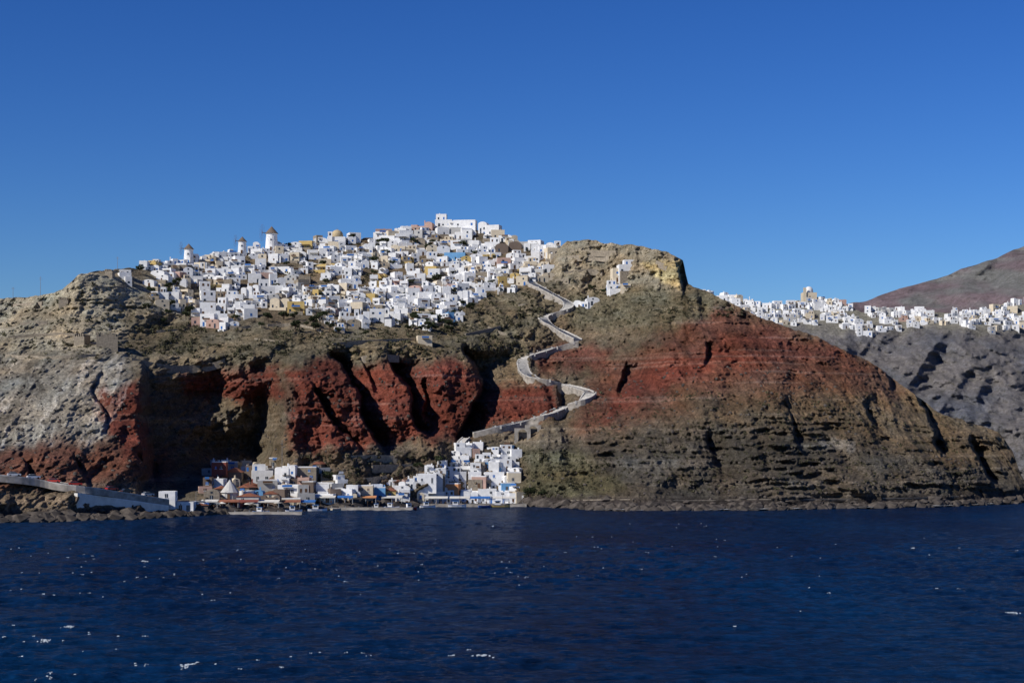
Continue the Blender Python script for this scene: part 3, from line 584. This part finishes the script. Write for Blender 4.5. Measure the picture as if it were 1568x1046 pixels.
# ---------------------------------------------------------------- vegetation
def leafcloud(n,c,r,sz):
    d=np.random.normal(size=(n,3));d/=np.linalg.norm(d,axis=1)[:,None];rr=np.random.rand(n)**.45
    P0=c+d*rr[:,None]*r
    u=np.random.normal(size=(n,3));u/=np.linalg.norm(u,axis=1)[:,None];w=np.cross(u,np.random.normal(size=(n,3)));w/=np.linalg.norm(w,axis=1)[:,None]
    s=(sz*np.random.uniform(.6,1.4,n))[:,None]
    return np.stack([P0-u*s-w*s*.6,P0+u*s-w*s*.6,P0+u*s*.7+w*s,P0-u*s*.7+w*s],1)
def quads(name,Q,mat):
    n=len(Q);me=bpy.data.meshes.new(name);me.vertices.add(4*n);me.vertices.foreach_set('co',Q.reshape(-1).astype(np.float32))
    me.loops.add(4*n);me.loops.foreach_set('vertex_index',np.arange(4*n,dtype=np.int32));me.polygons.add(n);me.polygons.foreach_set('loop_start',np.arange(0,4*n,4,dtype=np.int32));me.update(calc_edges=True)
    me.materials.append(mat);return me
RS=[[(200,500),(340,500),(520,508),(700,460),(810,440),(850,480),(800,560),(620,545),(450,545),(300,550),(190,530)],[(870,440),(1060,440),(1180,480),(1060,490),(980,505),(870,500)],[(800,690),(880,690),(960,745),(900,762),(805,762)],[(900,600),(1400,600),(1520,700),(1480,755),(900,755)],[(0,430),(290,440),(300,540),(0,560)],[(450,695),(700,690),(690,740),(480,745)],[(185,395),(850,350),(850,470),(300,480)]]
WT=[.36,.08,.05,.24,.10,.05,.12]
bl=[];cnt=0
while cnt<4200:
    k=np.random.choice(7,p=WT);pl=RS[k];xs=[a[0] for a in pl];ys=[a[1] for a in pl]
    x=ru(min(xs),max(xs));y=ru(min(ys),max(ys))
    if y<np.interp(x,px1,pyr)+2 or inside(x,y,pl)<0: continue
    if fbm(A1([x/18]),A1([y/12]),2.,2)[0]<0 and rnd()<.8: continue
    p=gnd(x,y);r=ru(.3,1.0)*(1.1 if k in(0,6) else .85)
    if rnd()<.07: r*=1.7
    if k==3:r*=.7
    c=np.array([p.x,p.y-.2,p.z+r*.35]);bl.append(leafcloud(22,c,np.array([r*1.25,r,r*.8]),r*.28));cnt+=1
o=bpy.data.objects.new('scrub_bushes',quads('scrub_bushes',np.concatenate(bl),M['scrub_leaves']));scene.collection.objects.link(o)
tms=[]
for v_ in range(4):
    b=MB();hh=ru(3.5,5);b.rod((0,0,-1),(.1,0,hh*.5),.28,'bark',.18,7);cl=[]
    for i in range(7):
        a=i*.9+ru(0,.4);e=(math.cos(a)*ru(.9,1.9),math.sin(a)*ru(.9,1.9),hh*ru(.6,1.0));b.rod((.1,0,hh*.45),e,.12,'bark',.03,5);cl.append(leafcloud(90,np.array(e),np.array([1.1,1.1,.85])*ru(.7,1.15),.2))
    Q=np.concatenate(cl)
    for q in Q: b.face(q,'tree_leaves')
    o=b.obj('olive_tree',(0,0,0));tms.append(o.data);bpy.data.objects.remove(o)
for px,py_ in [(640,492),(652,497),(664,490),(676,498),(688,504),(668,508),(655,508),(645,482),(600,408),(625,430),(628,438),(538,362),(470,466),(380,484),(260,474),(290,486),(232,452),(590,394),(708,470),(720,480),(360,492),(560,515),(505,508),(812,764),(500,738),(830,762),(640,722),(672,712),(905,446),(925,452),(748,380),(620,455),(450,492),(480,500),(495,492),(214,420),(330,404)]+[(ru(620,700),ru(482,515)) for _ in range(14)]+[(ru(220,300),ru(440,500)) for _ in range(8)]+[(ru(360,520),ru(480,515)) for _ in range(8)]+[(ru(400,800),ru(370,460)) for _ in range(26)]:
    p=gnd(px,max(py_,np.interp(px,px1,pyr)+1));o=bpy.data.objects.new('olive_tree',rc(tms));scene.collection.objects.link(o);o.location=p;o.rotation_euler=(0,0,ru(0,6));s=ru(.55,1.15);o.scale=(s,s,s)
V=[];Fc=[]
t_=(1+5**.5)/2;ico=np.array([(-1,t_,0),(1,t_,0),(-1,-t_,0),(1,-t_,0),(0,-1,t_),(0,1,t_),(0,-1,-t_),(0,1,-t_),(t_,0,-1),(t_,0,1),(-t_,0,-1),(-t_,0,1)],float)/1.9
icf=np.array([(0,11,5),(0,5,1),(0,1,7),(0,7,10),(0,10,11),(1,5,9),(5,11,4),(11,10,2),(10,7,6),(7,1,8),(3,9,4),(3,4,2),(3,2,6),(3,6,8),(3,8,9),(4,9,5),(2,4,11),(6,2,10),(8,6,7),(9,8,1)])
n=0
for i in range(3200):
    px=ru(-200,1580) if rnd()<.85 else ru(-200,480)
    if 636<px<808: continue
    sh=np.interp(px,shore[:,0],shore[:,1]);p=gnd(px,sh-abs(random.gauss(0,5))+2)
    r=ru(.3,1.5) if rnd()<.85 else ru(1.5,3.4)
    q=ico*r*np.random.uniform(.6,1.25,(12,3))*np.array([1.2,1,.75])+np.array([p.x,p.y-.5,max(p.z,0)])
    V.append(q);Fc.append(icf+n);n+=12
for i in range(1500):
    px=ru(0,1500);sh=np.interp(px,shore[:,0],shore[:,1]);r_=np.interp(px,px1,pyr);py_=ru(max(r_+60,560),sh-15)
    if 640<px<808 and py_>670: continue
    p=gnd(px,py_);r=ru(.25,.9)
    V.append(ico*r*np.random.uniform(.6,1.25,(12,3))+np.array(p));Fc.append(icf+n);n+=12
me=bpy.data.meshes.new('shore_rocks');me.from_pydata(np.concatenate(V).tolist(),[],np.concatenate(Fc).tolist());me.materials.append(M['boulder_rock'])
o=bpy.data.objects.new('shore_rocks',me);scene.collection.objects.link(o)
# ---------------------------------------------------------------- water
def wave(x,y):
    a=.2; xr=x*math.cos(a)+y*math.sin(a);yr=-x*math.sin(a)+y*math.cos(a)
    f=np.clip(1.2-y/1500,.25,1)
    g=.7+.6*fbm(x/60,y/60,4.,2)
    return f*g*(vn(xr/15,yr/8,1.)*.5+(.5-np.abs(vn(xr/7,yr/3.2,2.)))*.8+(.5-np.abs(vn(xr/3+3,yr/1.5,3.)))*.42+vn(xr/1.2,yr/.8,3.)*.09)
wy_=np.concatenate([[5,40,80,110],68350/(np.arange(1130,712,-.75)-HY),[2400,3200,5000,9000,16000,34000]])
wp=np.concatenate([np.arange(-2500,-150,30),np.arange(-150,1720,2.2),np.arange(1720,4200,30)])
WY=np.repeat(wy_[:,None],len(wp),1);WX=(wp[None]-CX)*WY/F
WZ=wave(WX,WY);WZ[:3]=0;WZ[-6:]=0
m,nt,b=newmat('sea_water');L=nt.links;N=nt.nodes.new
geo=N('ShaderNodeNewGeometry')
def nz(scale,sc,detail=4,rot=0,rough=.55):
    mp=N('ShaderNodeMapping');mp.inputs['Scale'].default_value=sc;mp.inputs['Rotation'].default_value=(0,0,rot)
    n=N('ShaderNodeTexNoise');n.inputs['Scale'].default_value=scale;n.inputs['Detail'].default_value=detail;n.inputs['Roughness'].default_value=rough
    L.new(geo.outputs['Position'],mp.inputs['Vector']);L.new(mp.outputs[0],n.inputs['Vector']);return n
w1=nz(1.0,(.5,1,1),5,.2,.65);w3=nz(.012,(1,.4,1),4,.3);w4=nz(.3,(.9,.6,1),7,.2,.85)
bp=N('ShaderNodeBump');bp.inputs['Strength'].default_value=1;bp.inputs['Distance'].default_value=.28;L.new(w1.outputs['Fac'],bp.inputs['Height'])
df=N('ShaderNodeBsdfDiffuse');gl=N('ShaderNodeBsdfGlossy');gl.inputs['Roughness'].default_value=.12
mxc=N('ShaderNodeMix');mxc.data_type='RGBA';mxc.inputs['A'].default_value=(.0020,.0080,.027,1);mxc.inputs['B'].default_value=(.0014,.015,.048,1)
mr=N('ShaderNodeMapRange');mr.inputs['From Min'].default_value=.38;mr.inputs['From Max'].default_value=.62;L.new(w3.outputs['Fac'],mr.inputs['Value']);L.new(mr.outputs[0],mxc.inputs['Factor'])
m4=N('ShaderNodeMapRange');m4.inputs['From Min'].default_value=.32;m4.inputs['From Max'].default_value=.7;m4.inputs['To Min'].default_value=.25;m4.inputs['To Max'].default_value=2.1;L.new(w4.outputs['Fac'],m4.inputs['Value'])
sc4=N('ShaderNodeVectorMath');sc4.operation='SCALE';L.new(mxc.outputs['Result'],sc4.inputs[0]);L.new(m4.outputs[0],sc4.inputs['Scale'])
L.new(sc4.outputs[0],df.inputs['Color']);L.new(bp.outputs[0],gl.inputs['Normal']);L.new(bp.outputs[0],df.inputs['Normal'])
fr=N('ShaderNodeFresnel');fr.inputs['IOR'].default_value=1.33;L.new(bp.outputs[0],fr.inputs['Normal'])
fm=N('ShaderNodeMath');fm.operation='MULTIPLY_ADD';fm.inputs[1].default_value=.29;fm.inputs[2].default_value=.005;L.new(fr.outputs[0],fm.inputs[0])
ms_=N('ShaderNodeMixShader');L.new(fm.outputs[0],ms_.inputs[0]);L.new(df.outputs[0],ms_.inputs[1]);L.new(gl.outputs[0],ms_.inputs[2])
L.new(ms_.outputs[0],nt.nodes['Material Output'].inputs['Surface'])
gridmesh('sea_water',np.stack([WX,WY,WZ],-1),m,smooth=True)
Q=[];tries=0;nc=0
while nc<210 and tries<12000:
    tries+=1
    pyy=800+(1060-800)*rnd()**.8;px=ru(-150,1700);Y=68350/(pyy-HY);X=(px-CX)*Y/F
    xs=X+np.linspace(-1.5,1.5,7);ys=Y+np.linspace(-1,1,5);gx,gy=np.meshgrid(xs,ys);wz=wave(gx,gy);k=np.unravel_index(np.argmax(wz),wz.shape)
    if wz[k]<.38: continue
    cx_,cy_=gx[k],gy[k];nc+=1;big=rnd()<.07
    L_=ru(.06,.3)*(3 if big else 1);n=int(4 if not big else 36)
    for j in range(n):
        ox=random.gauss(0,L_*.6);oy=random.gauss(0,.12*(4 if big else 1))-abs(ox)*.25*rc([0,1,1]);s=ru(.015,.055)*(1.3 if big else 1);e=s*ru(.8,2.4)
        x=cx_+ox;y=cy_+oy;z=float(wave(A1([x]),A1([y]))[0])+.04
        Q.append([(x-e,y-s,z-.02),(x+e*.8,y-s*.8,z-.02),(x+e,y+s,z+s*ru(.5,2.)),(x-e*.7,y+s*.9,z+s*ru(.5,2.))])
me=quads('whitecap_foam',np.array(Q),M['sea_foam']);o=bpy.data.objects.new('whitecap_foam',me);scene.collection.objects.link(o)
Ys=[]
for i in range(len(px1)):
    z=P[:,i,2];j=np.argmax(z>0.1);Ys.append(P[j,i,1])
Ys=np.array(Ys);sel=px1>-300
k=np.ones(7)/7;Ys=np.minimum(Ys,np.convolve(np.pad(Ys,3,mode='edge'),k,'valid'))
offs=np.array([-8.,-5,-2.5,0,2,6]);FY=Ys[None]+offs[:,None]
FX=(px1[None]-CX)*FY/F
FP=np.stack([FX,FY,np.full(FY.shape,.6)],-1)[:,sel]
fc=np.zeros(FY.shape+(4,));fc[...,0]=np.array([0,.6,.9,1,1,1])[:,None]*(.25+.85*sst(-.3,.25,fbm(px1/25,0*px1,0.,3)))[None];fc=fc[:,sel]
m,nt,b=newmat('surf_foam');L=nt.links;N=nt.nodes.new;at_=N('ShaderNodeAttribute');at_.attribute_name='zone';geo=N('ShaderNodeNewGeometry');n=N('ShaderNodeTexNoise');n.inputs['Scale'].default_value=.5;n.inputs['Detail'].default_value=6;n.inputs['Roughness'].default_value=.7
L.new(geo.outputs['Position'],n.inputs['Vector']);ml=N('ShaderNodeMath');ml.operation='MULTIPLY';sp=N('ShaderNodeSeparateColor');L.new(at_.outputs['Color'],sp.inputs[0]);L.new(n.outputs['Fac'],ml.inputs[0]);L.new(sp.outputs[0],ml.inputs[1])
mr=N('ShaderNodeMapRange');mr.inputs['From Min'].default_value=.36;mr.inputs['From Max'].default_value=.5;L.new(ml.outputs[0],mr.inputs['Value']);L.new(mr.outputs[0],b.inputs['Alpha']);b.inputs['Base Color'].default_value=(.7,.74,.78,1)
gridmesh('surf_foam',FP,m,fc)
# ---------------------------------------------------------------- light
el=math.radians(37);az=math.radians(58)
sv=Vector((-math.sin(az)*math.cos(el),-math.cos(az)*math.cos(el),math.sin(el)))
ld=bpy.data.lights.new('sun','SUN');ld.energy=5.0;ld.angle=math.radians(.5);ld.color=(1,.95,.865)
lo=bpy.data.objects.new('sun',ld);scene.collection.objects.link(lo);lo.rotation_euler=(-sv).to_track_quat('-Z','Y').to_euler();lo.location=(-300,-300,400)
wd=bpy.data.worlds.new('World');scene.world=wd;wd.use_nodes=True;nt=wd.node_tree
sk=nt.nodes.new('ShaderNodeTexSky');sk.sky_type='NISHITA';sk.sun_disc=False;sk.sun_elevation=el;sk.sun_rotation=math.atan2(sv.x,sv.y)%(2*math.pi)
sk.air_density=1.0;sk.dust_density=0.1;sk.ozone_density=4.0
hs=nt.nodes.new('ShaderNodeHueSaturation');hs.inputs['Saturation'].default_value=1.2
gm_=nt.nodes.new('ShaderNodeGamma');gm_.inputs['Gamma'].default_value=1.45
tn=nt.nodes.new('ShaderNodeMix');tn.data_type='RGBA';tn.blend_type='MULTIPLY';tn.inputs['Factor'].default_value=1;tn.inputs['B'].default_value=(.36,.42,.58,1)
bg=nt.nodes['Background'];bg.inputs['Strength'].default_value=.07
nt.links.new(sk.outputs[0],hs.inputs['Color']);nt.links.new(hs.outputs[0],gm_.inputs['Color']);nt.links.new(gm_.outputs[0],tn.inputs['A']);nt.links.new(tn.outputs['Result'],bg.inputs['Color'])
# ---------------------------------------------------------------- camera
cd=bpy.data.cameras.new('camera');cd.sensor_width=36;cd.lens=F/1568*36;cd.shift_y=(HY-523)/1568;cd.clip_start=1;cd.clip_end=60000
co=bpy.data.objects.new('camera',cd);scene.collection.objects.link(co);co.location=(0,0,H);co.rotation_euler=(math.pi/2,0,0);scene.camera=co
scene.view_settings.view_transform='Standard';scene.view_settings.look='None';scene.view_settings.exposure=0
print('objects',len(bpy.data.objects),'caps',nc)
